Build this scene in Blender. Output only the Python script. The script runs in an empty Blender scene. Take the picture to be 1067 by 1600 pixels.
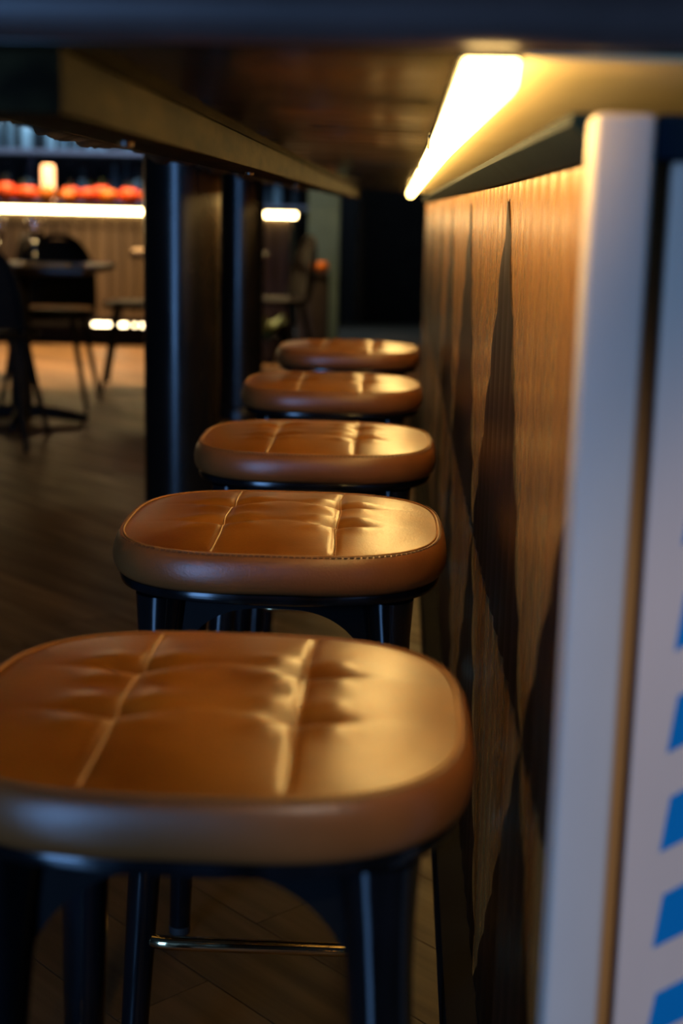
import bpy, bmesh, math, random
from mathutils import Matrix, Vector
random.seed(7)
PI = math.pi
S = bpy.context.scene
C = S.collection

# ------------------------------------------------------------------ camera, world, lights, exposure
H = 0.97                                   # lens height above the floor
FPX, CX, CY = 2222.0, 533.5, 800.0         # 50 mm lens on a 36 mm tall frame, 1067 x 1600
def camera_axes(vpx, vpy, lean):
    Y = Vector((vpx - CX, CY - vpy, -FPX)).normalized()
    U = Vector((lean, 1.0, 0.0)); U.z = -(U.x * Y.x + U.y * Y.y) / Y.z; U.normalize()
    X = Y.cross(U)
    return Matrix((X, Y, U))               # rows = world axes in camera space = camera-to-world rotation
cd = bpy.data.cameras.new('camera'); cam = bpy.data.objects.new('camera', cd); C.objects.link(cam)
cd.sensor_fit = 'VERTICAL'; cd.sensor_height = 36.0; cd.sensor_width = 24.0; cd.lens = 50.0
cam.matrix_world = Matrix.Translation((0, 0, H)) @ camera_axes(625, 328, 0.023).to_4x4()
cd.clip_start = 0.02; cd.clip_end = 60
cd.dof.use_dof = True; cd.dof.focus_distance = 1.62; cd.dof.aperture_fstop = 3.7
S.camera = cam

S.view_settings.view_transform = 'Standard'; S.view_settings.look = 'None'
S.view_settings.exposure = 0.0; S.view_settings.gamma = 1.0; S.view_settings.use_curve_mapping = False

w = bpy.data.worlds.new('evening_sky'); S.world = w; w.use_nodes = True
w.node_tree.nodes['Background'].inputs[0].default_value = (0.10, 0.16, 0.30, 1)
w.node_tree.nodes['Background'].inputs[1].default_value = 0.6

def light(name, kind, loc, target, energy, color, **kw):
    d = bpy.data.lights.new(name, kind); d.energy = energy; d.color = color
    for k, v in kw.items(): setattr(d, k, v)
    o = bpy.data.objects.new(name, d); C.objects.link(o); o.location = loc
    o.rotation_euler = (Vector(target) - Vector(loc)).to_track_quat('-Z', 'Y').to_euler()
    return o
# daylight through the street window behind the camera
light('window_daylight', 'AREA', (-1.88, -2.12, 1.17), (-1.88, 0.0, 1.17), 100, (0.20, 0.46, 1.0), shape='RECTANGLE', size=0.95, size_y=2.15)
# warm ceiling spots over the dining tables
for sx, sy, e in ((-1.95, 8.9, 2100), (-1.0, 8.5, 550), (-2.9, 8.6, 900)):
    light('unseen_spot', 'SPOT', (sx, sy, 3.05), (sx, sy - 0.1, 0), e, (1.0, 0.62, 0.27), spot_size=0.95, spot_blend=0.8, shadow_soft_size=0.06)
light('unseen_spot', 'SPOT', (-2.2, 9.5, 3.05), (-2.2, 10.0, 1.0), 700, (1.0, 0.68, 0.36), spot_size=0.75, spot_blend=0.6, shadow_soft_size=0.05)  # spot added without a fitting, to brighten the fruit and far bar top
# added narrow spot without a fitting, brightens only the near bar end
light('unseen_spot', 'SPOT', (0.75, -1.6, 2.95), (0.27, 0.82, 0.33), 165, (1.0, 0.84, 0.70), spot_size=0.27, spot_blend=0.5, shadow_soft_size=0.05)
# dim spot over the walkway
light('unseen_spot', 'SPOT', (-1.6, 2.6, 3.05), (-1.2, 2.8, 0), 3, (1.0, 0.72, 0.42), spot_size=1.7, spot_blend=0.8, shadow_soft_size=0.1)
light('unseen_spot', 'SPOT', (-.75, 9.2, 3.05), (-.55, 10.35, .9), 130, (1.0, 0.85, 0.6), spot_size=0.5, spot_blend=0.7, shadow_soft_size=0.05)  # added spot, no fitting modelled, lifts the sage pier out of the dark
# cool shelf light over the bottles
light('shelf_light', 'AREA', (-2.2, 11.25, 2.5), (-2.2, 12.1, 1.2), 80, (0.55, 0.78, 1.0), shape='RECTANGLE', size=3.4, size_y=0.3)

# ------------------------------------------------------------------ helpers
def put(o, parent=None):
    C.objects.link(o)
    if parent: o.parent = parent
    return o
def mesh_obj(name, verts, faces, mat, parent=None, smooth=False, loc=None):
    me = bpy.data.meshes.new(name); me.from_pydata([tuple(v) for v in verts], [], faces); me.update()
    bm = bmesh.new(); bm.from_mesh(me); bmesh.ops.recalc_face_normals(bm, faces=bm.faces); bm.to_mesh(me); bm.free()
    if smooth:
        for p in me.polygons: p.use_smooth = True
    if mat: me.materials.append(mat)
    o = put(bpy.data.objects.new(name, me), parent)
    if loc: o.location = loc
    return o
def bm_obj(name, bm, mat, parent=None, smooth=False):
    me = bpy.data.meshes.new(name); bmesh.ops.recalc_face_normals(bm, faces=bm.faces); bm.to_mesh(me); bm.free()
    if smooth:
        for p in me.polygons: p.use_smooth = True
    if mat: me.materials.append(mat)
    return put(bpy.data.objects.new(name, me), parent)
def auto_smooth(o, ang=0.6):
    for p in o.data.polygons: p.use_smooth = True
    try: o.data.set_sharp_from_angle(angle=ang)
    except Exception: pass
    return o
def box_bm(x0, x1, y0, y1, z0, z1, bev=0.0, seg=2, bm=None):
    b = bmesh.new()
    vs = [b.verts.new(p) for p in ((x0,y0,z0),(x1,y0,z0),(x1,y1,z0),(x0,y1,z0),(x0,y0,z1),(x1,y0,z1),(x1,y1,z1),(x0,y1,z1))]
    for f in ((0,3,2,1),(4,5,6,7),(0,1,5,4),(1,2,6,5),(2,3,7,6),(3,0,4,7)): b.faces.new([vs[i] for i in f])
    if bev: bmesh.ops.bevel(b, geom=list(b.edges), offset=bev, segments=seg, affect='EDGES', profile=0.6)
    if bm is None: return b
    t = bpy.data.meshes.new('t'); b.to_mesh(t); b.free(); bm.from_mesh(t); bpy.data.meshes.remove(t); return bm
def box(name, x0, x1, y0, y1, z0, z1, mat, parent=None, bev=0.0, seg=2):
    return auto_smooth(bm_obj(name, box_bm(x0,x1,y0,y1,z0,z1,bev,seg), mat, parent)) if bev else bm_obj(name, box_bm(x0,x1,y0,y1,z0,z1), mat, parent)
def tube_geo(path, rad, n=10, closed=False, cap=True):
    V, Fc = [], []; m = len(path); P = [Vector(p) for p in path]
    R = rad if isinstance(rad, (list, tuple)) else [rad] * m
    ref = None
    for i in range(m):
        a = P[(i-1) % m] if (closed or i > 0) else P[i]; b = P[(i+1) % m] if (closed or i < m-1) else P[i]
        t = (b - a).normalized()
        if ref is None:
            ref = Vector((0,0,1)) if abs(t.z) < .9 else Vector((1,0,0))
        u = (ref - t * ref.dot(t)).normalized(); ref = u; v = t.cross(u)
        for k in range(n):
            an = 2*PI*k/n; V.append(P[i] + (u*math.cos(an) + v*math.sin(an)) * R[i])
    for i in range(m if closed else m-1):
        j = (i+1) % m
        for k in range(n): Fc.append((i*n+k, i*n+(k+1) % n, j*n+(k+1) % n, j*n+k))
    if cap and not closed:
        Fc.append(tuple(range(n))[::-1]); Fc.append(tuple((m-1)*n + k for k in range(n)))
    return V, Fc
def tube(name, path, rad, mat, parent=None, n=10, closed=False):
    V, Fc = tube_geo(path, rad, n, closed); return auto_smooth(mesh_obj(name, V, Fc, mat, parent), 0.9)
def lathe(name, prof, mat, parent=None, n=24, loc=None, close_ends=True):
    V, Fc = [], []
    for r, z in prof:
        for k in range(n): V.append((r*math.cos(2*PI*k/n), r*math.sin(2*PI*k/n), z))
    for i in range(len(prof)-1):
        for k in range(n): Fc.append((i*n+k, i*n+(k+1) % n, (i+1)*n+(k+1) % n, (i+1)*n+k))
    if close_ends:
        Fc.append(tuple(range(n))); Fc.append(tuple((len(prof)-1)*n+k for k in range(n)))
    return auto_smooth(mesh_obj(name, V, Fc, mat, parent, loc=loc), 0.7)
def empty(name, loc=(0,0,0), rz=0.0):
    o = bpy.data.objects.new(name, None); C.objects.link(o); o.location = loc; o.rotation_euler = (0,0,rz); o.empty_display_size = .1
    return o
def tag(o, label=None, cat=None, group=None, kind=None):
    if label: o['label'] = label
    if cat: o['category'] = cat
    if group: o['group'] = group
    if kind: o['kind'] = kind
    return o
def copy_tree(o, parent=None):
    c = o.copy(); C.objects.link(c); c.parent = parent
    for ch in [x for x in ALLC(o)]: copy_tree(ch, c)
    return c
def ALLC(o): return [x for x in bpy.data.objects if x.parent == o]

# ------------------------------------------------------------------ materials
def N(nt, t, **kw):
    n = nt.nodes.new(t)
    for k, v in kw.items():
        if k in n.inputs: n.inputs[k].default_value = v
        else: setattr(n, k, v)
    return n
def mat(name, col, rough=.5, metal=0.0, spec=.5, coat=0.0, coat_rough=.1, var=None, scale=(8,8,8), detail=4, bump=0.0, bump_scale=None, rvar=0.0, rnd=0.0, emit=None, estr=0.0, trans=0.0, ior=1.45, coords='Object', distort=0.0):
    m = bpy.data.materials.new(name); m.use_nodes = True; nt = m.node_tree; b = nt.nodes['Principled BSDF']
    b.inputs['Base Color'].default_value = (*col, 1); b.inputs['Roughness'].default_value = rough; b.inputs['Metallic'].default_value = metal
    b.inputs['Specular IOR Level'].default_value = spec; b.inputs['Coat Weight'].default_value = coat; b.inputs['Coat Roughness'].default_value = coat_rough
    b.inputs['IOR'].default_value = ior; b.inputs['Transmission Weight'].default_value = trans
    if emit: b.inputs['Emission Color'].default_value = (*emit, 1); b.inputs['Emission Strength'].default_value = estr
    if var or bump or rvar or rnd:
        tc = N(nt, 'ShaderNodeTexCoord'); mp = N(nt, 'ShaderNodeMapping'); mp.inputs['Scale'].default_value = scale
        nt.links.new(tc.outputs[coords], mp.inputs[0])
        vec = mp.outputs[0]
        if rnd:                                        # every copy of a piece gets its own cut of the grain
            oi = N(nt, 'ShaderNodeObjectInfo'); ad = N(nt, 'ShaderNodeVectorMath', operation='MULTIPLY_ADD')
            nt.links.new(oi.outputs['Random'], ad.inputs[0]); ad.inputs[1].default_value = (37, 53, 71); nt.links.new(vec, ad.inputs[2]); vec = ad.outputs[0]
        nz = N(nt, 'ShaderNodeTexNoise', Scale=1.0, Detail=detail, Distortion=distort); nt.links.new(vec, nz.inputs['Vector'])
        out = None
        if var:
            cr = N(nt, 'ShaderNodeValToRGB'); cr.color_ramp.elements[0].position = .3; cr.color_ramp.elements[1].position = .7
            cr.color_ramp.elements[0].color = (*col, 1); cr.color_ramp.elements[1].color = (*var, 1)
            nt.links.new(nz.outputs[0], cr.inputs[0]); out = cr.outputs[0]
            if rnd:
                hs = N(nt, 'ShaderNodeHueSaturation'); mr = N(nt, 'ShaderNodeMapRange'); mr.inputs[3].default_value = 1-rnd; mr.inputs[4].default_value = 1+rnd
                nt.links.new(oi.outputs['Random'], mr.inputs[0]); nt.links.new(mr.outputs[0], hs.inputs['Value']); nt.links.new(out, hs.inputs['Color']); out = hs.outputs[0]
            nt.links.new(out, b.inputs['Base Color'])
        if rvar:
            mr = N(nt, 'ShaderNodeMapRange'); mr.inputs[1].default_value = .3; mr.inputs[2].default_value = .7; mr.inputs[3].default_value = max(.03, rough-rvar); mr.inputs[4].default_value = rough+rvar
            nt.links.new(nz.outputs[0], mr.inputs[0]); nt.links.new(mr.outputs[0], b.inputs['Roughness'])
        if bump:
            src = nz
            if bump_scale:
                src = N(nt, 'ShaderNodeTexNoise', Scale=bump_scale, Detail=3.0); nt.links.new(tc.outputs[coords], src.inputs['Vector'])
            bp = N(nt, 'ShaderNodeBump', Strength=bump, Distance=.002); nt.links.new(src.outputs[0], bp.inputs['Height']); nt.links.new(bp.outputs[0], b.inputs['Normal'])
    return m
M = {}
M['leather'] = mat('tan_leather', (.115,.033,.002), .30, spec=.5, var=(.225,.077,.007), scale=(11,11,11), detail=9, bump=.12, bump_scale=420, rvar=.02, rnd=.04)
M['leather_band'] = mat('tan_leather_band', (.150,.048,.012), .33, spec=.5, var=(.205,.070,.018), scale=(11,11,11), detail=5, bump=.15, bump_scale=420)
M['thread'] = mat('tan_thread', (.25,.095,.016), .45)
M['stitch'] = mat('dark_thread', (.12,.045,.012), .6)
M['black'] = mat('black_lacquer', (.002,.002,.002), .16, spec=.5, var=(.006,.007,.009), scale=(30,30,6), rvar=.03)
M['black_matte'] = mat('matte_black_paint', (.002,.002,.002), .55, spec=.12, var=(.004,.004,.004), scale=(30,30,6))
M['brass'] = mat('polished_brass', (.72,.56,.30), .12, metal=1.0, var=(.62,.47,.24), scale=(40,40,40), rvar=.04)
M['rubber'] = mat('black_rubber', (.01,.01,.01), .7, var=(.015,.015,.015), scale=(50,50,50))
M['stone'] = mat('polished_black_stone', (.020,.016,.009), .15, spec=.22, var=(.040,.031,.017), scale=(14,14,14), detail=8, rvar=.05)
M['stone_edge'] = mat('honed_stone_edge', (.085,.050,.042), .38, spec=.5, var=(.060,.036,.030), scale=(20,20,20), detail=6)
M['rock'] = mat('rough_cut_stone', (.10,.075,.04), .38, var=(.045,.035,.02), scale=(30,30,30), detail=8, bump=.6, bump_scale=70)
M['beam'] = mat('worn_dark_timber', (.024,.017,.006), .7, spec=.04, var=(.003,.002,.0008), scale=(30,9,50), detail=8, bump=.35, bump_scale=90)
M['wood_light'] = mat('lacquered_oak', (.36,.178,.042), .27, spec=.35, var=(.29,.122,.031), scale=(40,40,1.6), detail=3, rvar=.03, rnd=.07)
M['wood_dark'] = mat('dark_stained_oak', (.026,.012,.006), .36, spec=.18, var=(.014,.007,.004), scale=(50,50,2.5), detail=6, rnd=.15, bump=.1)
M['trim'] = mat('blue_black_trim', (.002,.007,.013), .7, spec=.03, var=(.004,.011,.019), scale=(20,20,20))
M['plinth'] = mat('black_plinth', (.006,.005,.005), .85, spec=.08, var=(.01,.009,.008), scale=(9,9,9))
M['led'] = mat('warm_led_diffuser', (.9,.8,.6), .5, emit=(1.0,.64,.20), estr=28, var=(.92,.82,.62), scale=(5,5,5))
M['alu'] = mat('dark_aluminium', (.10,.09,.08), .35, metal=1.0, var=(.13,.12,.10), scale=(20,20,20))
M['post'] = mat('pale_grey_painted_post', (.52,.44,.37), .5, spec=.3, var=(.47,.40,.34), scale=(14,14,5), detail=5)
M['pink'] = mat('pale_pink_painted_board', (.60,.43,.33), .5, spec=.3, var=(.54,.39,.30), scale=(12,12,4), detail=5)
M['gapwood'] = mat('raw_oak_fillet', (.50,.30,.13), .5, var=(.40,.23,.095), scale=(30,30,3))
M['soffit'] = mat('pale_maple_soffit', (.74,.60,.36), .5, var=(.68,.54,.31), scale=(30,3,30))
M['blue'] = mat('bright_blue_paint', (.0,.17,.40), .4, var=(.0,.15,.36), scale=(12,12,12))
M['column'] = mat('blue_black_column_paint', (.004,.004,.004), .27, var=(.009,.007,.005), scale=(6,6,2), detail=6, rvar=.06, bump=.15, bump_scale=25)
M['floor_base'] = mat('dark_subfloor', (.030,.020,.010), .7, var=(.038,.026,.013), scale=(6,6,6))
M['plank'] = mat('dark_oak_plank', (.10,.056,.022), .46, spec=.28, var=(.048,.026,.010), scale=(2.2,34,34), detail=7, rvar=.08, rnd=.28, bump=.2)
M['wall'] = mat('charcoal_plaster', (.012,.013,.015), .7, var=(.018,.018,.02), scale=(4,4,4), bump=.1)
M['ceil'] = mat('dark_ceiling_paint', (.02,.02,.02), .8, var=(.026,.026,.026), scale=(3,3,3))
M['green'] = mat('sage_green_plaster', (.20,.25,.17), .6, var=(.15,.19,.13), scale=(5,5,5), detail=6)
M['bar_panel'] = mat('taupe_ribbed_panel', (.12,.085,.05), .5, spec=.2, var=(.085,.06,.035), scale=(30,30,3), rnd=.12)
M['bar_top'] = mat('dark_bar_top', (.02,.018,.016), .3, var=(.03,.026,.022), scale=(12,12,12))
M['led_far'] = mat('warm_led_edge', (.9,.8,.6), .5, emit=(1.0,.70,.30), estr=22, var=(.92,.82,.62), scale=(5,5,5))
M['led_kick'] = mat('warm_kick_light', (.9,.8,.6), .5, emit=(1.0,.78,.45), estr=12, var=(.92,.82,.62), scale=(5,5,5))
M['lamp'] = mat('glowing_candle_glass', (.9,.6,.4), .5, emit=(1.0,.45,.18), estr=3.2, var=(.92,.62,.42), scale=(9,9,9))
M['red'] = mat('red_fruit_skin', (.80,.050,.008), .45, var=(.88,.13,.010), scale=(6,6,6), rnd=.15)
M['orange'] = mat('orange_fruit_skin', (.95,.27,.015), .45, var=(.90,.18,.012), scale=(6,6,6), rnd=.15)
M['stem'] = mat('green_stem', (.05,.09,.02), .6, var=(.07,.11,.03), scale=(20,20,20))
M['bottle'] = mat('pale_blue_bottle_glass', (.20,.29,.33), .2, var=(.09,.15,.19), scale=(6,6,3), rnd=.5, spec=.6)
M['bottle_dark'] = mat('dark_bottle_glass', (.012,.02,.024), .1, var=(.02,.03,.035), scale=(6,6,3), rnd=.4)
M['shelf'] = mat('grey_shelf_board', (.20,.19,.24), .4, var=(.16,.15,.19), scale=(5,20,20))
M['chair'] = mat('black_chair_frame', (.005,.004,.004), .55, spec=.15, var=(.008,.007,.006), scale=(20,20,20))
M['table'] = mat('dark_table_top', (.03,.018,.010), .35, spec=.25, var=(.035,.02,.011), scale=(4,30,30), detail=6)
M['glass'] = mat('clear_glass', (1,1,1), .02, trans=1.0, ior=1.45, var=(.98,.98,.98), scale=(5,5,5))
M['table_glare'] = mat('cream_glare', (.60,.48,.34), .8, var=(.54,.43,.30), scale=(60,60,60))
M['pot'] = mat('dark_planter', (.02,.016,.013), .6, var=(.03,.024,.02), scale=(10,10,10))
M['leaf'] = mat('green_leaf', (.06,.10,.025), .5, var=(.09,.13,.03), scale=(20,20,20))
M['frame'] = mat('window_frame_paint', (.03,.03,.03), .5, var=(.04,.04,.04), scale=(9,9,9))
gp = bpy.data.materials.new('window_pane_glass'); gp.use_nodes = True; nt = gp.node_tree
for n in list(nt.nodes): nt.nodes.remove(n)
o_ = N(nt,'ShaderNodeOutputMaterial'); mx = N(nt,'ShaderNodeMixShader'); fr = N(nt,'ShaderNodeFresnel'); tr = N(nt,'ShaderNodeBsdfTransparent'); gl = N(nt,'ShaderNodeBsdfGlossy', Roughness=.02)
nt.links.new(fr.outputs[0], mx.inputs[0]); nt.links.new(tr.outputs[0], mx.inputs[1]); nt.links.new(gl.outputs[0], mx.inputs[2]); nt.links.new(mx.outputs[0], o_.inputs[0])
M['pane'] = gp

# ------------------------------------------------------------------ the room
X0, X1, Y0, Y1, ZC = -5.0, 2.6, -2.2, 12.6, 3.2
fl = box('floor', X0, X1, Y0, Y1, -.10, -.012, M['floor_base']); tag(fl, 'dark timber floor laid diagonally', kind='structure')
tag(box('ceiling', X0, X1, Y0, Y1, ZC, ZC+.1, M['ceil']), 'dark painted ceiling', kind='structure')
tag(box('wall_left', X0-.1, X0, Y0, Y1, -.1, ZC, M['wall']), 'charcoal plaster wall beyond the tables', kind='structure')
tag(box('wall_right', X1, X1+.1, Y0, Y1, -.1, ZC, M['wall']), 'charcoal plaster wall behind the bar', kind='structure')
tag(box('wall_back', X0, X1, Y1, Y1+.1, -.1, ZC, M['wall']), 'dark wall at the far end of the room', kind='structure')
wf = empty('wall_front', (0, Y0, 0)); tag(wf, 'charcoal wall with the street window', kind='structure')
for nm, a in (('wall_panel', (X0,-2.44,-.1,ZC)), ('wall_panel', (-1.32,X1,-.1,ZC)), ('wall_panel', (-2.44,-1.32,-.1,.03)), ('wall_panel', (-2.44,-1.32,2.31,ZC))):
    box(nm, a[0], a[1], -.12, 0, a[2], a[3], M['wall'], wf)
wn = empty('window_1', (0, Y0, 0)); tag(wn, 'tall street window behind the camera', kind='structure')
for a in ((-2.44,-2.38,.03,2.31), (-1.38,-1.32,.03,2.31), (-2.38,-1.38,.03,.08), (-2.38,-1.38,2.26,2.31)):
    box('window_frame', a[0], a[1], -.10, -.02, a[2], a[3], M['frame'], wn)
for a in ((-2.38,-1.38),):
    box('pane', a[0], a[1], -.064, -.056, .08, 2.26, M['pane'], wn)
# floor planks, laid at 45 degrees; the subfloor shows in the joints
PW, PL = .14, 1.25
pl_bm = box_bm(-PL/2+.0005, PL/2-.0005, -PW/2+.0005, PW/2-.0005, -.012, 0, .0007, 1)
first = bm_obj('plank', pl_bm, M['plank'], fl); used = False
ca, sa = math.cos(-PI/4), math.sin(-PI/4)
cand = []
for i in range(-90, 90):
    for j in range(-14, 14):
        u = j*PL + (i*0.47 % 1)*PL; v = i*PW
        x, y = u*ca - v*sa - .8, u*sa + v*ca + 5.5
        if -3.3 < x < .6 and .78 < y < 10.4 and (x > -1.0 - .30*y): cand.append((abs(x+.5)+y*.6, x, y))
cand.sort()
for k, (_, x, y) in enumerate(cand[:285]):
    o = first if not used else put(first.copy(), fl); used = True
    o.location = (x, y, 0); o.rotation_euler = (0, 0, -PI/4)
# unseen polished slabs added to mirror the window onto legs and columns
M['mirror_stone'] = mat('window_mirror_stone', (.012,.012,.013), .09, spec=1.0, ior=1.8, var=(.02,.02,.021), scale=(5,5,5), detail=6)
for i in range(6):
    for j in range(4):
        box('mirror_slab', -3.6+.8*i+.001, -2.8+.8*i-.001, -2.2+.62*j+.001, -1.58+.62*j-.001, -.011, .0004, M['mirror_stone'], fl)
rest = bmesh.new()
for _, x, y in cand[285:]:
    b = box_bm(-PL/2+.0005, PL/2-.0005, -PW/2+.0005, PW/2-.0005, -.012, 0)
    bmesh.ops.transform(b, matrix=Matrix.Translation((x,y,0)) @ Matrix.Rotation(-PI/4,4,'Z'), verts=b.verts)
    t = bpy.data.meshes.new('t'); b.to_mesh(t); b.free(); rest.from_mesh(t); bpy.data.meshes.remove(t)
if len(rest.verts): tag(bm_obj('far_planks', rest, M['plank'], fl), kind='stuff')
else: rest.free()

# ------------------------------------------------------------------ the bar the stools stand at
def Z(z): return z + H
YN, YF = .80, 6.45            # near and far end of the bar body
WX = .115                     # its face
bar = empty('front_bar', (0,0,0)); tag(bar, 'oak fronted bar with dark triangle pattern to the right of the stools', 'bar')
box('body', WX+.012, .70, YN+.04, YF, .09, Z(.050), M['plinth'], bar)
box('plinth', .078, .70, YN+.042, YF, 0, .088, M['plinth'], bar, .004)
RT, RM, RB, PIT = Z(.030), Z(-.432), Z(-.880), .805
def edge1(y): return RM + (RT-.012-RM) * max(0, 1 - abs(((y-1.53+PIT/2) % PIT) - PIT/2) / (PIT/2))
def edge2(y): return RB + (RM-RB) * max(0, 1 - abs(((y-1.93+PIT/2) % PIT) - PIT/2) / (PIT/2))
SW = PIT/11
def slat_geo(y0, y1, lo, hi, depth, crown):
    """one vertical board piece: shallow rounded face, cut along the slanting joint"""
    ns = 7; V = []; Fc = []; g = .0011
    for i in range(ns+1):
        y = y0+g + (y1-y0-2*g)*i/ns; s = (i/ns)*2-1
        x = WX - depth - crown*(1-s*s)
        a, b = lo(y)+g, hi(y)-g
        if b < a: a = b = (a+b)/2
        V += [(x,y,a), (x,y,b), (WX+.013,y,a), (WX+.013,y,b)]
    for i in range(ns):
        p, q = 4*i, 4*i+4
        Fc += [(p,q,q+1,p+1), (p+2,p+3,q+3,q+2), (p,p+2,q+2,q), (p+1,q+1,q+3,p+3)]
    Fc += [(0,1,3,2), (4*ns,4*ns+2,4*ns+3,4*ns+1)]
    return V, Fc
far = {'wood_light': ([],[]), 'wood_dark': ([],[])}
n_s = 0; y = 1.53 - PIT/2 - SW*4
while y < YF-.01:
    y1 = min(y+SW, YF)
    if y1 > YN+.05:
        ya = max(y, YN+.037)
        for lo, hi, mt in ((lambda t: RM, edge1, 'wood_dark'), (edge1, lambda t: RT, 'wood_light'), (lambda t: RB, edge2, 'wood_dark'), (edge2, lambda t: RM, 'wood_light')):
            if max(hi(t)-lo(t) for t in (ya, (ya+y1)/2, y1)) < .008: continue
            dk = mt == 'wood_dark'
            V, Fc = slat_geo(ya, y1, lo, hi, 0, .0026 if dk else .0006)
            if y < 4.2:
                auto_smooth(mesh_obj('slat', V, Fc, M[mt], bar), .5); n_s += 1
            else:
                A, B = far[mt]; k = len(A); A += V; B += [tuple(q+k for q in f) for f in Fc]
    y = y1
for mt, (A, B) in far.items():
    tag(auto_smooth(mesh_obj('far_slats', A, B, M[mt], bar), .5), kind='stuff')
tp = [(.096,.056),(.096,.050),(.1165,.0325),(.126,.0325),(.126,.056)]
mesh_obj('top_trim', [(x, yy, Z(z)) for yy in (YN+.041, YF) for x, z in tp], [(0,1,2,3,4),(9,8,7,6,5)]+[(k,(k+1)%5,5+(k+1)%5,5+k) for k in range(5)], M['trim'], bar)
box('soffit_board', .0615, .70, .768, YF, Z(.0780), Z(.0798), M['soffit'], bar)
# end of the bar: pale post, fillet, pink board with blue chevrons
box('corner_post', .104, .1375, YN, YN+.040, 0, Z(.054), M['post'], bar, .005, 3)
box('fillet', .1380, .1500, YN+.030, YN+.040, 0, Z(.030), M['gapwood'], bar)
ep = box('end_board', .1502, .70, YN+.018, YN+.040, 0, Z(.030), M['pink'], bar, .003)
box('end_trim', .1385, .70, YN+.004, YN+.040, Z(.0302), Z(.054), M['trim'], bar, .002)
for k in range(13):
    zc = Z(-.170 - .0645*k)
    if zc < .05: break
    hgt = .036 if k < 5 else .030
    xl, xr, sl, d0, d1 = .171, .245, .62, YN+.0165, YN+.019
    pts = [(xl, zc-hgt/2), (xr, zc-hgt/2+(xr-xl)*sl), (xr, zc+hgt/2+(xr-xl)*sl), (xl+.004, zc+hgt/2)]
    pts2 = [(2*xr-p[0], p[1]) for p in pts]
    for pp in (pts, pts2):
        V = [(p[0], d0, p[1]) for p in pp] + [(p[0], d1, p[1]) for p in pp]
        mesh_obj('blue_stripe', V, [(0,1,2,3),(7,6,5,4),(0,4,5,1),(1,5,6,2),(2,6,7,3),(3,7,4,0)], M['blue'], ep)

# counter top: polished black stone slab overhanging the stools, with a rough-cut outer edge
ct = empty('counter_top', (0,0,0)); tag(ct, 'polished black stone counter top overhanging the row of stools', 'counter')
CN, CL, CF = .762, -.425, 6.52
box('slab', CL+.03, .85, CN, CF, Z(.080), Z(.114), M['stone'], ct, .0015)
V = []
for xx in (CL+.03, .85):                                  # bullnosed near edge of the slab
    for k in range(13):
        a = -PI/2 + PI*k/12; V.append((xx, CN-.0003 - .013*math.cos(a), Z(.0975) + .0163*math.sin(a)))
Fc = [(k, k+1, 14+k, 13+k) for k in range(12)] + [tuple(range(13)), tuple(range(13, 26)), (0, 13, 25, 12)]
auto_smooth(mesh_obj('near_edge', V, Fc, M['stone_edge'], ct), .6)
random.seed(3)
V, Fc = [], []; ny, nz = 420, 7
for i in range(ny+1):
    yy = CN + (CF-CN)*i/ny
    lump = .010*math.sin(yy*9.1)+.006*math.sin(yy*23.7+1)+.004*math.sin(yy*51)
    prof = [(CL+.031, .080), (CL+.015, .078), (CL+.002, .080), (CL-.004, .087), (CL-.003, .096), (CL+.002, .105), (CL+.012, .113), (CL+.031, .114)]
    for j, (px, pz) in enumerate(prof):
        k = 0 if j in (0, 7) else 1
        V.append((px + k*(lump*.6 + random.uniform(-.003,.003)), yy, Z(pz) + k*(random.uniform(-.003,.003) + (.4*lump if j < 4 else 0))))
for i in range(ny):
    for j in range(nz): Fc.append((i*8+j, i*8+j+1, i*8+8+j+1, i*8+8+j))
rk = mesh_obj('rock_edge', V, Fc, M['rock'], ct); 
for p in rk.data.polygons: p.use_smooth = True
bmn = empty('support_beam', (0,0,0)); tag(bmn, 'long worn timber beam fixed under the counter overhang', 'beam')
box('timber', -.235, -.180, CN+.012, CF-.04, Z(.0455), Z(.0795), M['beam'], bmn, .003)
for yy in (1.1, 2.0, 2.9, 3.8, 4.7, 5.6):
    lathe('bolt_head', [(.006,0),(.0055,.003),(.003,.0045)], M['alu'], bmn, 10).matrix_local = Matrix.Translation((-.208, yy, Z(.0455))) @ Matrix.Rotation(PI,4,'X')
# LED strip in the corner under the counter
led = empty('led_strip', (0,0,0)); tag(led, 'glowing warm strip light under the counter along the bar', 'strip light')
box('channel', .030, .060, CN+.004, CF-.06, Z(.0765), Z(.0798), M['alu'], led)
V, Fc = [], []
for i in range(2):
    yy = (CN+.005, CF-.061)[i]
    for k in range(9):
        a = PI*k/8; V.append((.045 - .0135*math.cos(a), yy, Z(.0766) - .0200*math.sin(a)**.5))
for k in range(8): Fc.append((k, k+1, 9+k+1, 9+k))
Fc += [tuple(range(9)), tuple(range(9,18)), (0, 9, 17, 8)]
auto_smooth(mesh_obj('diffuser', V, Fc, M['led'], led), .6)
for yy in (1.6, 2.4, 3.2, 4.0):
    box('clip', .0275, .0300, yy, yy+.012, Z(.066), Z(.0798), M['alu'], led)

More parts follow.
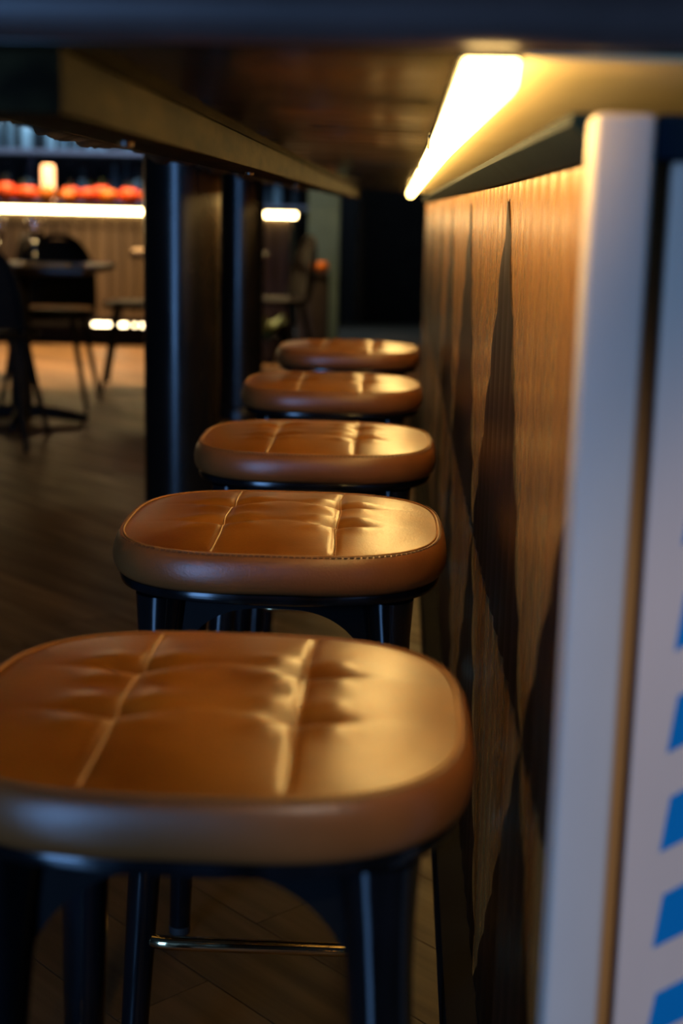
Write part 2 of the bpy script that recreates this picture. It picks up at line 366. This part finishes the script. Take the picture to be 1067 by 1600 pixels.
# ------------------------------------------------------------------ bar stools
SA, SN = .186, 3.1
def sup(th, sc=1.0, a=SA):
    c, s = math.cos(th), math.sin(th)
    r = (abs(c)**SN + abs(s)**SN) ** (-1/SN)
    return a*sc*r*c, a*sc*r*s*.965
ZS = .620                              # height of the edge seam
SEAMX = .063
def top_z(x, y):
    rho = ((abs(x)/SA)**SN + (abs(y)/(SA*.965))**SN) ** (1/SN)
    e = min(1, rho/.93)
    z = ZS + .0095*(1 - e**2.6)
    z += .0022*math.cos(min(1, abs(x)/SEAMX)*PI/2 if abs(x) < SEAMX else 0)*(1-e**4) if abs(x) < SEAMX else 0
    d_edge = (1-e)
    fade = min(1, d_edge*9)
    for s in (-1, 1):
        dx = x - s*SEAMX
        z -= fade*.0018*math.exp(-(dx/.0034)**2)
        z -= fade*.0006*math.exp(-(dx/.016)**2)
        for py in (-.045, .052):
            dy = y - py
            z -= .0050*math.exp(-(dx/.022)**2 - (dy/.012)**2)
            z -= .0040*math.exp(-(abs(dx)/.036)**1.5)*math.exp(-((dy - .10*abs(dx))/.0065)**2)
            z += .0026*math.exp(-((abs(dx)-.024)/.018)**2 - ((abs(dy)-.024)/.013)**2)
    z += .0007*math.sin(31*x+9*y+1.3)*math.sin(27*y-11*x)*fade
    return z
def make_stool():
    st = empty('bar_stool')
    # leather top: fine grid carried onto the rounded square
    n = 112; V, Fc = [], []
    for j in range(n+1):
        for i in range(n+1):
            u, v = 2*i/n-1, 2*j/n-1; q = max(abs(u), abs(v))
            if q < 1e-9: x = y_ = 0
            else:
                th = math.atan2(v, u); bx, by = sup(th); x, y_ = bx*q*.935, by*q*.935
            V.append((x, y_, top_z(x, y_)))
    for j in range(n):
        for i in range(n): a = j*(n+1)+i; Fc.append((a, a+1, a+n+2, a+n+1))
    mesh_obj('cushion_top', V, Fc, M['leather'], st, smooth=True)
    prof = [(.935, ZS-.0005), (.950, ZS+.0002), (.966, ZS-.0020), (.982, ZS-.0070), (.994, ZS-.0140), (1.0, ZS-.022), (.997, ZS-.0300), (.985, ZS-.0365), (.965, ZS-.0405), (.93, ZS-.042), (.80, ZS-.042)]
    m = 160; V, Fc = [], []
    for sc, z in prof:
        for k in range(m): x, y_ = sup(2*PI*k/m, sc); V.append((x, y_, z + .0005*math.sin(7*2*PI*k/m)*(.95 < sc)))
    for i in range(len(prof)-1):
        for k in range(m): Fc.append((i*m+k, i*m+(k+1) % m, (i+1)*m+(k+1) % m, (i+1)*m+k))
    mesh_obj('side_band', V, Fc, M['leather_band'], st, smooth=True)
    tube('edge_seam', [(*sup(2*PI*k/m, .937), ZS+.0004) for k in range(m)], .0012, M['thread'], st, 6, True)
    for s in (-1, 1):
        pts = []
        for k in range(49):
            y_ = -.160 + .320*k/48; pts.append((s*SEAMX + .0015*math.sin(y_*40+s), y_, top_z(s*SEAMX, y_) + .0006))
        tube('panel_seam', pts, .0010, M['thread'], st, 6)
    # rows of stitches: along the rim and beside the panel seams
    V, Fc = [], []
    def stitch(p, d, up, L=.0042, wd=.0008):
        d = Vector(d).normalized(); up = Vector(up); s_ = d.cross(up).normalized(); k = len(V); p = Vector(p)
        for a in (-.5, .5):
            for b in (-1, 1):
                for c in (-.2, 1): V.append(p + d*L*a + s_*wd*b + up*wd*c)
        for f in ((0,1,3,2),(4,6,7,5),(0,4,5,1),(2,3,7,6),(1,5,7,3),(0,2,6,4)): Fc.append(tuple(k+q for q in f))
    nst = 190
    for k in range(nst):
        th = 2*PI*k/nst; a = Vector((*sup(th-.008, .957), ZS-.0006)); b = Vector((*sup(th+.008, .957), ZS-.0006))
        stitch((a+b)/2 + Vector((0,0,.0004)), b-a, (math.cos(th)*.3, math.sin(th)*.3, .95))
    mesh_obj('stitching', V, Fc, M['stitch'], st)
    # black base plate under the cushion
    prof = [(.90, ZS-.0405), (.955, ZS-.0420), (.962, ZS-.046), (.955, ZS-.0510), (.92, ZS-.0540), (.70, ZS-.0550)]
    V, Fc = [], []
    for sc, z in prof:
        for k in range(m): V.append((*sup(2*PI*k/m, sc), z))
    for i in range(len(prof)-1):
        for k in range(m): Fc.append((i*m+k, i*m+(k+1) % m, (i+1)*m+(k+1) % m, (i+1)*m+k))
    Fc.append(tuple((len(prof)-1)*m+k for k in range(m)))
    auto_smooth(mesh_obj('base_plate', V, Fc, M['black'], st), .8)
    ZT = ZS-.0545
    # splayed tapering legs with rounded section, rubber feet
    T, B = .120, (.147, .187)
    for sx in (-1, 1):
        for sy in (-1, 1):
            V, Fc = [], []; nl, ns = 14, 20
            for i in range(nl+1):
                f = i/nl; cx_, cy_ = sx*(T + (B[0]-T)*f), sy*(T + (B[1]-T)*f); z = ZT + (.012-ZT)*f
                r = .0225*(1-f) + .0140*f + .006*max(0, 1-f*6)**2
                for k in range(ns):
                    a = 2*PI*k/ns; c, s = math.cos(a), math.sin(a); q = 1.0
                    V.append((cx_+r*q*c, cy_+r*q*s, z))
            for i in range(nl):
                for k in range(ns): Fc.append((i*ns+k, i*ns+(k+1) % ns, (i+1)*ns+(k+1) % ns, (i+1)*ns+k))
            Fc += [tuple(range(ns)), tuple(nl*ns+k for k in range(ns))]
            lg = auto_smooth(mesh_obj('leg', V, Fc, M['black'], st), .8)
            lathe('foot_pad', [(.0125,0),(.0145,.002),(.0145,.010),(.0135,.0122)], M['rubber'], lg, 16, (sx*B[0], sy*B[1], 0))
    # arched aprons running from leg to leg
    for side in range(4):
        V, Fc = [], []; na = 40; th_ = .008
        zl = .415                                           # where the arch dies into the legs
        fl_ = (ZT-zl)/(ZT-.012)
        for i in range(na+1):
            t = -1 + 2*i/na
            # arch line: flat crown, steep at the legs
            za = zl + (ZT-.013-zl)*(1-abs(t)**3.0)**(1/1.9)
            row = []
            for z in (ZT+.0005, za):
                f = (ZT-z)/(ZT-.012); hw = (T + ((B[0] if side % 2 == 0 else B[1])-T)*f) - .004
                off = T + .001
                for dd in (-th_, th_): row.append((t*hw, -(off+dd), z))
            V += row
        for i in range(na):
            p, q = 4*i, 4*i+4
            Fc += [(p,q,q+2,p+2), (p+1,p+3,q+3,q+1), (p,p+1,q+1,q), (p+2,q+2,q+3,p+3)]
        Fc += [(0,2,3,1), (4*na,4*na+1,4*na+3,4*na+2)]
        R = Matrix.Rotation(side*PI/2, 3, 'Z'); V = [R @ Vector(v) for v in V]
        auto_smooth(mesh_obj('apron', V, Fc, M['black_matte'], st), .6)
    # polished foot ring with rounded corners, held against the inside of the legs
    zf = .185; f = (ZT-zf)/(ZT-.012); hx, hy, rc = T+(B[0]-T)*f+.009, T+(B[1]-T)*f+.009, .042
    pts = []
    for cx_, cy_, a0 in ((hx-rc, hy-rc, 0), (-hx+rc, hy-rc, 90), (-hx+rc, -hy+rc, 180), (hx-rc, -hy+rc, 270)):
        for k in range(9): a = math.radians(a0+90*k/8); pts.append((cx_+rc*math.cos(a), cy_+rc*math.sin(a), zf))
    tube('foot_ring', pts, .0078, M['brass'], st, 14, True)
    return st
stool = make_stool()
SX = -.122
spots = [(.969, SX, .0, 'tan leather bar stool nearest the camera, seat cropped by the left edge'),
         (1.582, SX, .006, 'tan leather bar stool, second in the row, in sharpest focus'),
         (2.195, SX+.003, -.004, 'tan leather bar stool, third and middle one of the row of five'),
         (2.92, SX-.006, .01, 'tan leather bar stool, fourth in the row, beside the thick dark column'),
         (3.70, SX, -.008, 'tan leather bar stool farthest from the camera, last in the row')]
for i, (y, x, rz, lb) in enumerate(spots):
    o = stool if i == 0 else copy_tree(stool)
    o.location = (x, y, 0); o.rotation_euler = (0, 0, rz); tag(o, lb, 'bar stool', 'bar stools along the counter')

# ------------------------------------------------------------------ columns
def column(x, y, r, lb):
    c = empty('column', (x, y, 0)); tag(c, lb, 'column', 'round dark columns beside the bar')
    lathe('shaft', [(r,.0),(r,1.0),(r,2.0),(r,ZC-.002)], M['column'], c, 48)
    lathe('base_collar', [(r+.018,.0),(r+.018,.05),(r+.012,.06),(r+.001,.062)], M['column'], c, 48)
    return c
column(-.550, 3.65, .097, 'thick round dark column rising just beyond the counter edge')
column(-.722, 6.60, .106, 'round dark column farther back, partly behind the nearer column')

# ------------------------------------------------------------------ the lit bar at the far side of the room
BY = 9.82
bb = empty('back_bar', (0,0,0)); tag(bb, 'far bar with glowing warm edge and taupe panelled front', 'bar')
XL, XR = -4.6, -.72
box('body', XL, XR-.02, BY+.04, BY+.75, .13, .925, M['bar_top'], bb)
box('plinth', XL, XR-.05, BY+.08, BY+.72, 0, .13, M['plinth'], bb)
box('top', XL, XR+.03, BY-.02, BY+.80, .937, .960, M['bar_top'], bb, .004)
box('edge_light', XL, XR+.02, BY-.014, BY+.016, .900, .936, M['led_far'], bb)
px = XR-.02
pn = None; k = 0
while px > XL+.05:
    if pn is None: pn = box('front_panel', -.0455, .0455, 0, .04, .19, .892, M['bar_panel'], bb, .010); o = pn
    else: o = put(pn.copy(), bb)
    o.location = (px-.048, BY+.002, 0); px -= .0955
box('skirting', XL, XR-.02, BY+.004, BY+.045, .13, .1885, M['plinth'], bb)
for a, b in ((-2.10,-1.86), (-1.815,-1.80), (-1.765,-1.745), (-2.80,-2.76), (-3.6,-3.1), (-.925,-.905), (-.885,-.865), (-1.5,-1.2)):
    box('kick_light', a, b, BY-.006, BY+.006, .138, .160, M['led_kick'], bb)
# candle lamp on the far bar
cl = empty('candle_lamp', (-2.45, BY+.24, .9605)); tag(cl, 'glowing orange candle lamp standing among the fruit on the far bar', 'lamp')
lathe('base', [(.060,0),(.060,.012),(.055,.016)], M['brass'], cl, 24)
lathe('glass', [(.042,.0165),(.045,.05),(.045,.24),(.040,.256),(.028,.262)], M['lamp'], cl, 24)
# fruit heaped along the bar top
def fruit_mesh(name, m_, r, sq, lobes):
    V, Fc = [], []; a_, b_ = 12, 18
    for i in range(a_+1):
        ph = PI*i/a_
        for k in range(b_):
            t = 2*PI*k/b_; rr = r*math.sin(ph)*(1+.05*math.cos(lobes*t))
            V.append((rr*math.cos(t), rr*math.sin(t), r*sq*(1-math.cos(ph)) - (.18*r*math.exp(-(math.sin(ph)/.35)**2) if i > a_/2 else 0)))
    for i in range(a_):
        for k in range(b_): Fc.append((i*b_+k, i*b_+(k+1) % b_, (i+1)*b_+(k+1) % b_, (i+1)*b_+k))
    o = empty(name); mesh_obj('flesh', V, Fc, m_, o, smooth=True)
    tube('stalk', [(0,0,r*sq*2-.2*r),(.004,0,r*sq*2+.02),(.010,.003,r*sq*2+.035)], .005, M['stem'], o, 6)
    return o
fa = fruit_mesh('red_fruit', M['red'], .075, .82, 5); fb = fruit_mesh('orange_fruit', M['orange'], .062, .86, 4)
ua = ub = False
heap = [(-2.72,.12,'a'),(-2.56,.10,'a'),(-2.42,.07,'b'),(-2.28,.08,'b'),(-2.13,.10,'a'),(-1.99,.08,'b'),(-1.85,.11,'a'),(-1.715,.08,'b'),
        (-2.64,.265,'a'),(-2.29,.235,'a'),(-2.075,.25,'a'),(-1.90,.27,'a')]
ORD = ['first','second','third','fourth','fifth','sixth','seventh','eighth','ninth','tenth','eleventh','twelfth','thirteenth']
for front in (True, False):
    row = sorted(h for h in heap if (h[1] < .2) == front)
    for k, (x, dy, kd) in enumerate(row):
        s_ = fa if kd == 'a' else fb
        if kd == 'a': o = s_ if not ua else copy_tree(s_); ua = True
        else: o = s_ if not ub else copy_tree(s_); ub = True
        sc_ = random.uniform(.82,1.0); o.scale = (sc_,sc_,sc_*random.uniform(1.0,1.25)); o.location = (x, BY+dy, .9608); o.rotation_euler = (0, 0, random.uniform(0,6))
        tag(o, '%s fruit, %s from the left in the %s row on the glowing far bar' % ('red' if kd == 'a' else 'small orange', ORD[k], 'front' if front else 'rear'), 'fruit', 'fruit along the far bar')
# bottle shelves behind it
sh = empty('bottle_shelf', (0,0,0)); tag(sh, 'grey open bottle shelving against the wall behind the far bar', 'shelf')
for z in (.98, 1.385, 1.84): box('shelf_board', -4.4, -.62, 11.72, 12.1, z-.04, z, M['shelf'], sh, .003)
for x in (-4.4, -3.1, -1.85, -.66): box('upright', x, x+.035, 12.1, 12.14, 0, 2.3, M['shelf'], sh)
def bottle(m_, r, h):
    o = empty('bottle')
    lathe('glass_body', [(r*.9,0),(r,.008),(r,h*.58),(r*.85,h*.66),(r*.36,h*.76),(r*.33,h*.95),(r*.40,h*.955),(r*.40,h*.985)], m_, o, 18)
    lathe('cap', [(r*.36,h*.985),(r*.38,h*.99),(r*.38,h*1.03),(r*.3,h*1.035)], M['alu'], o, 14)
    return o
kinds = [bottle(M['bottle'], .040, .30), bottle(M['bottle'], .048, .26), bottle(M['bottle_dark'], .038, .31), bottle(M['bottle'], .034, .33)]
usedb = [False]*4
rows = [(1.385, [(-3.28+.105*k + random.uniform(-.012,.012), (0,3,1,2,0,3,3,1,0,2,3,0)[k]) for k in range(12)]), (.98, [(-3.22,2),(-3.05,1),(-2.93,0),(-2.72,2),(-2.60,1),(-2.46,2),(-2.35,0),(-2.25,3),(-2.15,1),(-1.12,1),(-1.0,0),(-.86,2)])]
for z, row in rows:
    for k, (x, kd) in enumerate(row):
        o = kinds[kd] if not usedb[kd] else copy_tree(kinds[kd]); usedb[kd] = True
        o.location = (x, 11.86+random.uniform(-.05,.05), z+.0005)
        lvl = 'upper' if z > 1.2 else 'lower'
        tag(o, '%s, %s from the left on the %s shelf behind the far bar' % (('pale blue bottle','squat pale blue bottle','dark bottle','slim pale blue bottle')[kd], ORD[k], lvl), 'bottle', 'bottles on the %s shelf' % lvl)
# sage pier and the dark doorway right of it
tag(box('wall_pier', -.655, -.43, 10.35, 10.6, 0, ZC, M['green']), 'narrow sage green wall at the end of the far bar', kind='structure')
dr = empty('door_1', (0,0,0)); tag(dr, 'dark closed door in the far wall', kind='structure')
box('door_leaf', -.30, .55, 12.54, 12.585, .01, 2.1, M['plinth'], dr, .004)
for a in ((-.37,-.305), (.555,.62)): box('door_frame', a[0], a[1], 12.52, 12.595, 0, 2.16, M['column'], dr)
tube('door_handle', [(.44,12.54,1.0),(.44,12.49,1.0),(.34,12.485,1.0)], .010, M['brass'], dr, 8)

# ------------------------------------------------------------------ dining tables and chairs
def make_table():
    t = empty('dining_table')
    box('table_top', -.36, .36, -.34, .34, .672, .702, M['table'], t, .006)
    lathe('pedestal', [(.055,.03),(.048,.06),(.045,.62),(.07,.645),(.12,.6715)], M['chair'], t, 20)
    for k in range(4):
        a = PI/2*k + .12; c, s = math.cos(a), math.sin(a)
        tube('foot', [(c*.03,s*.03,.055),(c*.15,s*.15,.045),(c*.27,s*.27,.024),(c*.29,s*.29,.022)], [.030,.026,.021,.016], M['chair'], t, 10)
    return t
t1 = make_table(); t1.location = (-1.66, 6.25, 0); tag(t1, 'dark pedestal dining table nearest the bar, set with glasses', 'table', 'dining tables')
t2 = copy_tree(t1); t2.location = (-1.14, 8.35, 0); tag(t2, 'dark dining table mostly hidden behind the thick column', 'table', 'dining tables')
t3 = copy_tree(t1); t3.location = (-2.75, 7.9, 0); tag(t3, 'dark dining table farther back at the left edge', 'table', 'dining tables')
def make_chair():
    c = empty('dining_chair')
    lathe('seat', [(.10,.428),(.205,.430),(.215,.440),(.212,.455),(.19,.462),(.05,.458)], M['chair'], c, 28)
    for sx in (-1, 1):
        tube('leg', [(sx*.13,-.13,.432),(sx*.165,-.165,.22),(sx*.205,-.205,.0)], [.016,.014,.011], M['chair'], c, 10)
        tube('leg', [(sx*.13,.14,.432),(sx*.165,.18,.22),(sx*.20,.225,.0)], [.016,.014,.011], M['chair'], c, 10)
    pts = []
    for k in range(25):
        a = PI*k/24; pts.append((-.185*math.cos(a), .155+.07*math.sin(a)**.5, .45+.36*math.sin(a)**.62))
    tube('back_hoop', pts, .013, M['chair'], c, 10)
    V, Fc = [], []
    for j in range(9):                                     # solid curved shell filling the hoop
        for i in range(11):
            u = i/10*2-1; v = j/8; hw = .178*(1-v**4*.45)
            V.append((u*hw, .175+.045*v-.03*u*u, .475+.315*v))
    m0 = len(V)
    V += [(x, y+.012, z) for x, y, z in V]
    for j in range(8):
        for i in range(10):
            a = j*11+i; Fc += [(a,a+1,a+12,a+11), (m0+a,m0+a+11,m0+a+12,m0+a+1)]
    for i in range(10): Fc += [(i,m0+i,m0+i+1,i+1), (88+i,88+i+1,m0+88+i+1,m0+88+i)]
    for j in range(8): Fc += [(j*11,j*11+11,m0+j*11+11,m0+j*11), (j*11+10,m0+j*11+10,m0+j*11+21,j*11+21)]
    mesh_obj('backrest', V, Fc, M['chair'], c)
    return c
ch = make_chair()
chairs = [(-1.66, 6.80, 0.05, 'black dining chair behind the nearest dining table'), (-1.66, 5.72, PI+.06, 'black dining chair with its back to the camera at the left edge'),
          (-1.36, 7.62, -1.45, 'black dining chair standing just left of the thick column'), (-.72, 8.2, -1.2, 'black dining chair seen in the gap right of the columns'),
          (-2.3, 8.0, -1.4, 'black dining chair in front of the far bar at left')]
for i, (x, y, rz, lb) in enumerate(chairs):
    o = ch if i == 0 else copy_tree(ch)
    o.location = (x, y, 0); o.rotation_euler = (0,0,rz); tag(o, lb, 'chair', 'black dining chairs')
def make_glass():
    return lathe('wine_glass', [(.034,0),(.033,.002),(.006,.006),(.0045,.02),(.0045,.085),(.012,.095),(.034,.120),(.040,.150),(.036,.195),(.0345,.195),(.038,.150),(.032,.122),(.010,.098)], M['glass'], None, 20, close_ends=True)
g0 = make_glass()
gl_spots = [(-1.93,6.15,'leftmost'),(-1.78,6.34,'second from the left'),(-1.71,6.10,'third from the left'),(-1.60,6.30,'rightmost')]
for i, (x, y, wh) in enumerate(gl_spots):
    o = g0 if i == 0 else put(g0.copy()); o.location = (x, y, .7025)
    tag(o, 'stemmed wine glass, %s on the nearest dining table' % wh, 'glass', 'wine glasses on the dining table')
nk = empty('table_glare', (-1.50, 6.08, .7025), .1); tag(nk, 'pale slab standing in for light glare on the nearest dining table', 'table_glare')  # pale stacked slabs added where the table top catches a glint
box('glare_lower', -.10, .10, -.06, .06, 0, .007, M['table_glare'], nk, .003); box('glare_upper', -.097, .095, -.055, .057, .0072, .014, M['table_glare'], nk, .003)
nk2 = copy_tree(nk); nk2.location = (-1.42, 8.2, .7025); tag(nk2, 'pale slab standing in for light glare on the table behind the thick column', 'table_glare')
# planter stand with orange fruit at the foot of the sage wall
pt = empty('serving_stand', (-.545, 9.3, 0)); tag(pt, 'dark serving stand in front of the sage green wall', 'stand')
box('cabinet', -.095, .095, -.12, .12, .08, .54, M['pot'], pt, .006); box('stand_top', -.105, .105, -.13, .13, .541, .56, M['pot'], pt, .004)
for sx in (-1,1):
    for sy in (-1,1): box('leg', sx*.08-.012, sx*.08+.012, sy*.1-.012, sy*.1+.012, 0, .08, M['pot'], pt)
for dx, dy, wh in ((-.052,-.06,'left front'), (.052,-.06,'right front'), (-.052,.06,'left rear')):
    o = copy_tree(fb); o.location = (-.545+dx, 9.3+dy, .5605); o.scale = (.75,.75,.75); tag(o, '%s orange fruit on the serving stand by the sage wall' % wh, 'fruit', 'orange fruit on the stand')
pp = empty('potted_plant', (-.83, 9.0, 0)); tag(pp, 'small leafy potted plant on the floor by the sage wall', 'plant')
lathe('pot', [(.06,0),(.075,.02),(.09,.15),(.092,.16),(.08,.16),(.07,.14)], M['pot'], pp, 20)
for k in range(16):
    a = k*2.4; l = random.uniform(.16,.28); c, s = math.cos(a), math.sin(a); V, Fc = [], []
    for i in range(6):
        t = i/5; wd = .022*math.sin(PI*min(1,t*.9+.08)); r_ = .02+l*.6*t; z = .14+l*(1.1*t-.5*t*t)
        V += [(r_*c-wd*s, r_*s+wd*c, z), (r_*c, r_*s, z-.006), (r_*c+wd*s, r_*s-wd*c, z)]
    for i in range(5): Fc += [(3*i,3*i+1,3*i+4,3*i+3), (3*i+1,3*i+2,3*i+5,3*i+4)]
    mesh_obj('leaf', V, Fc, M['leaf'], pp, smooth=True)
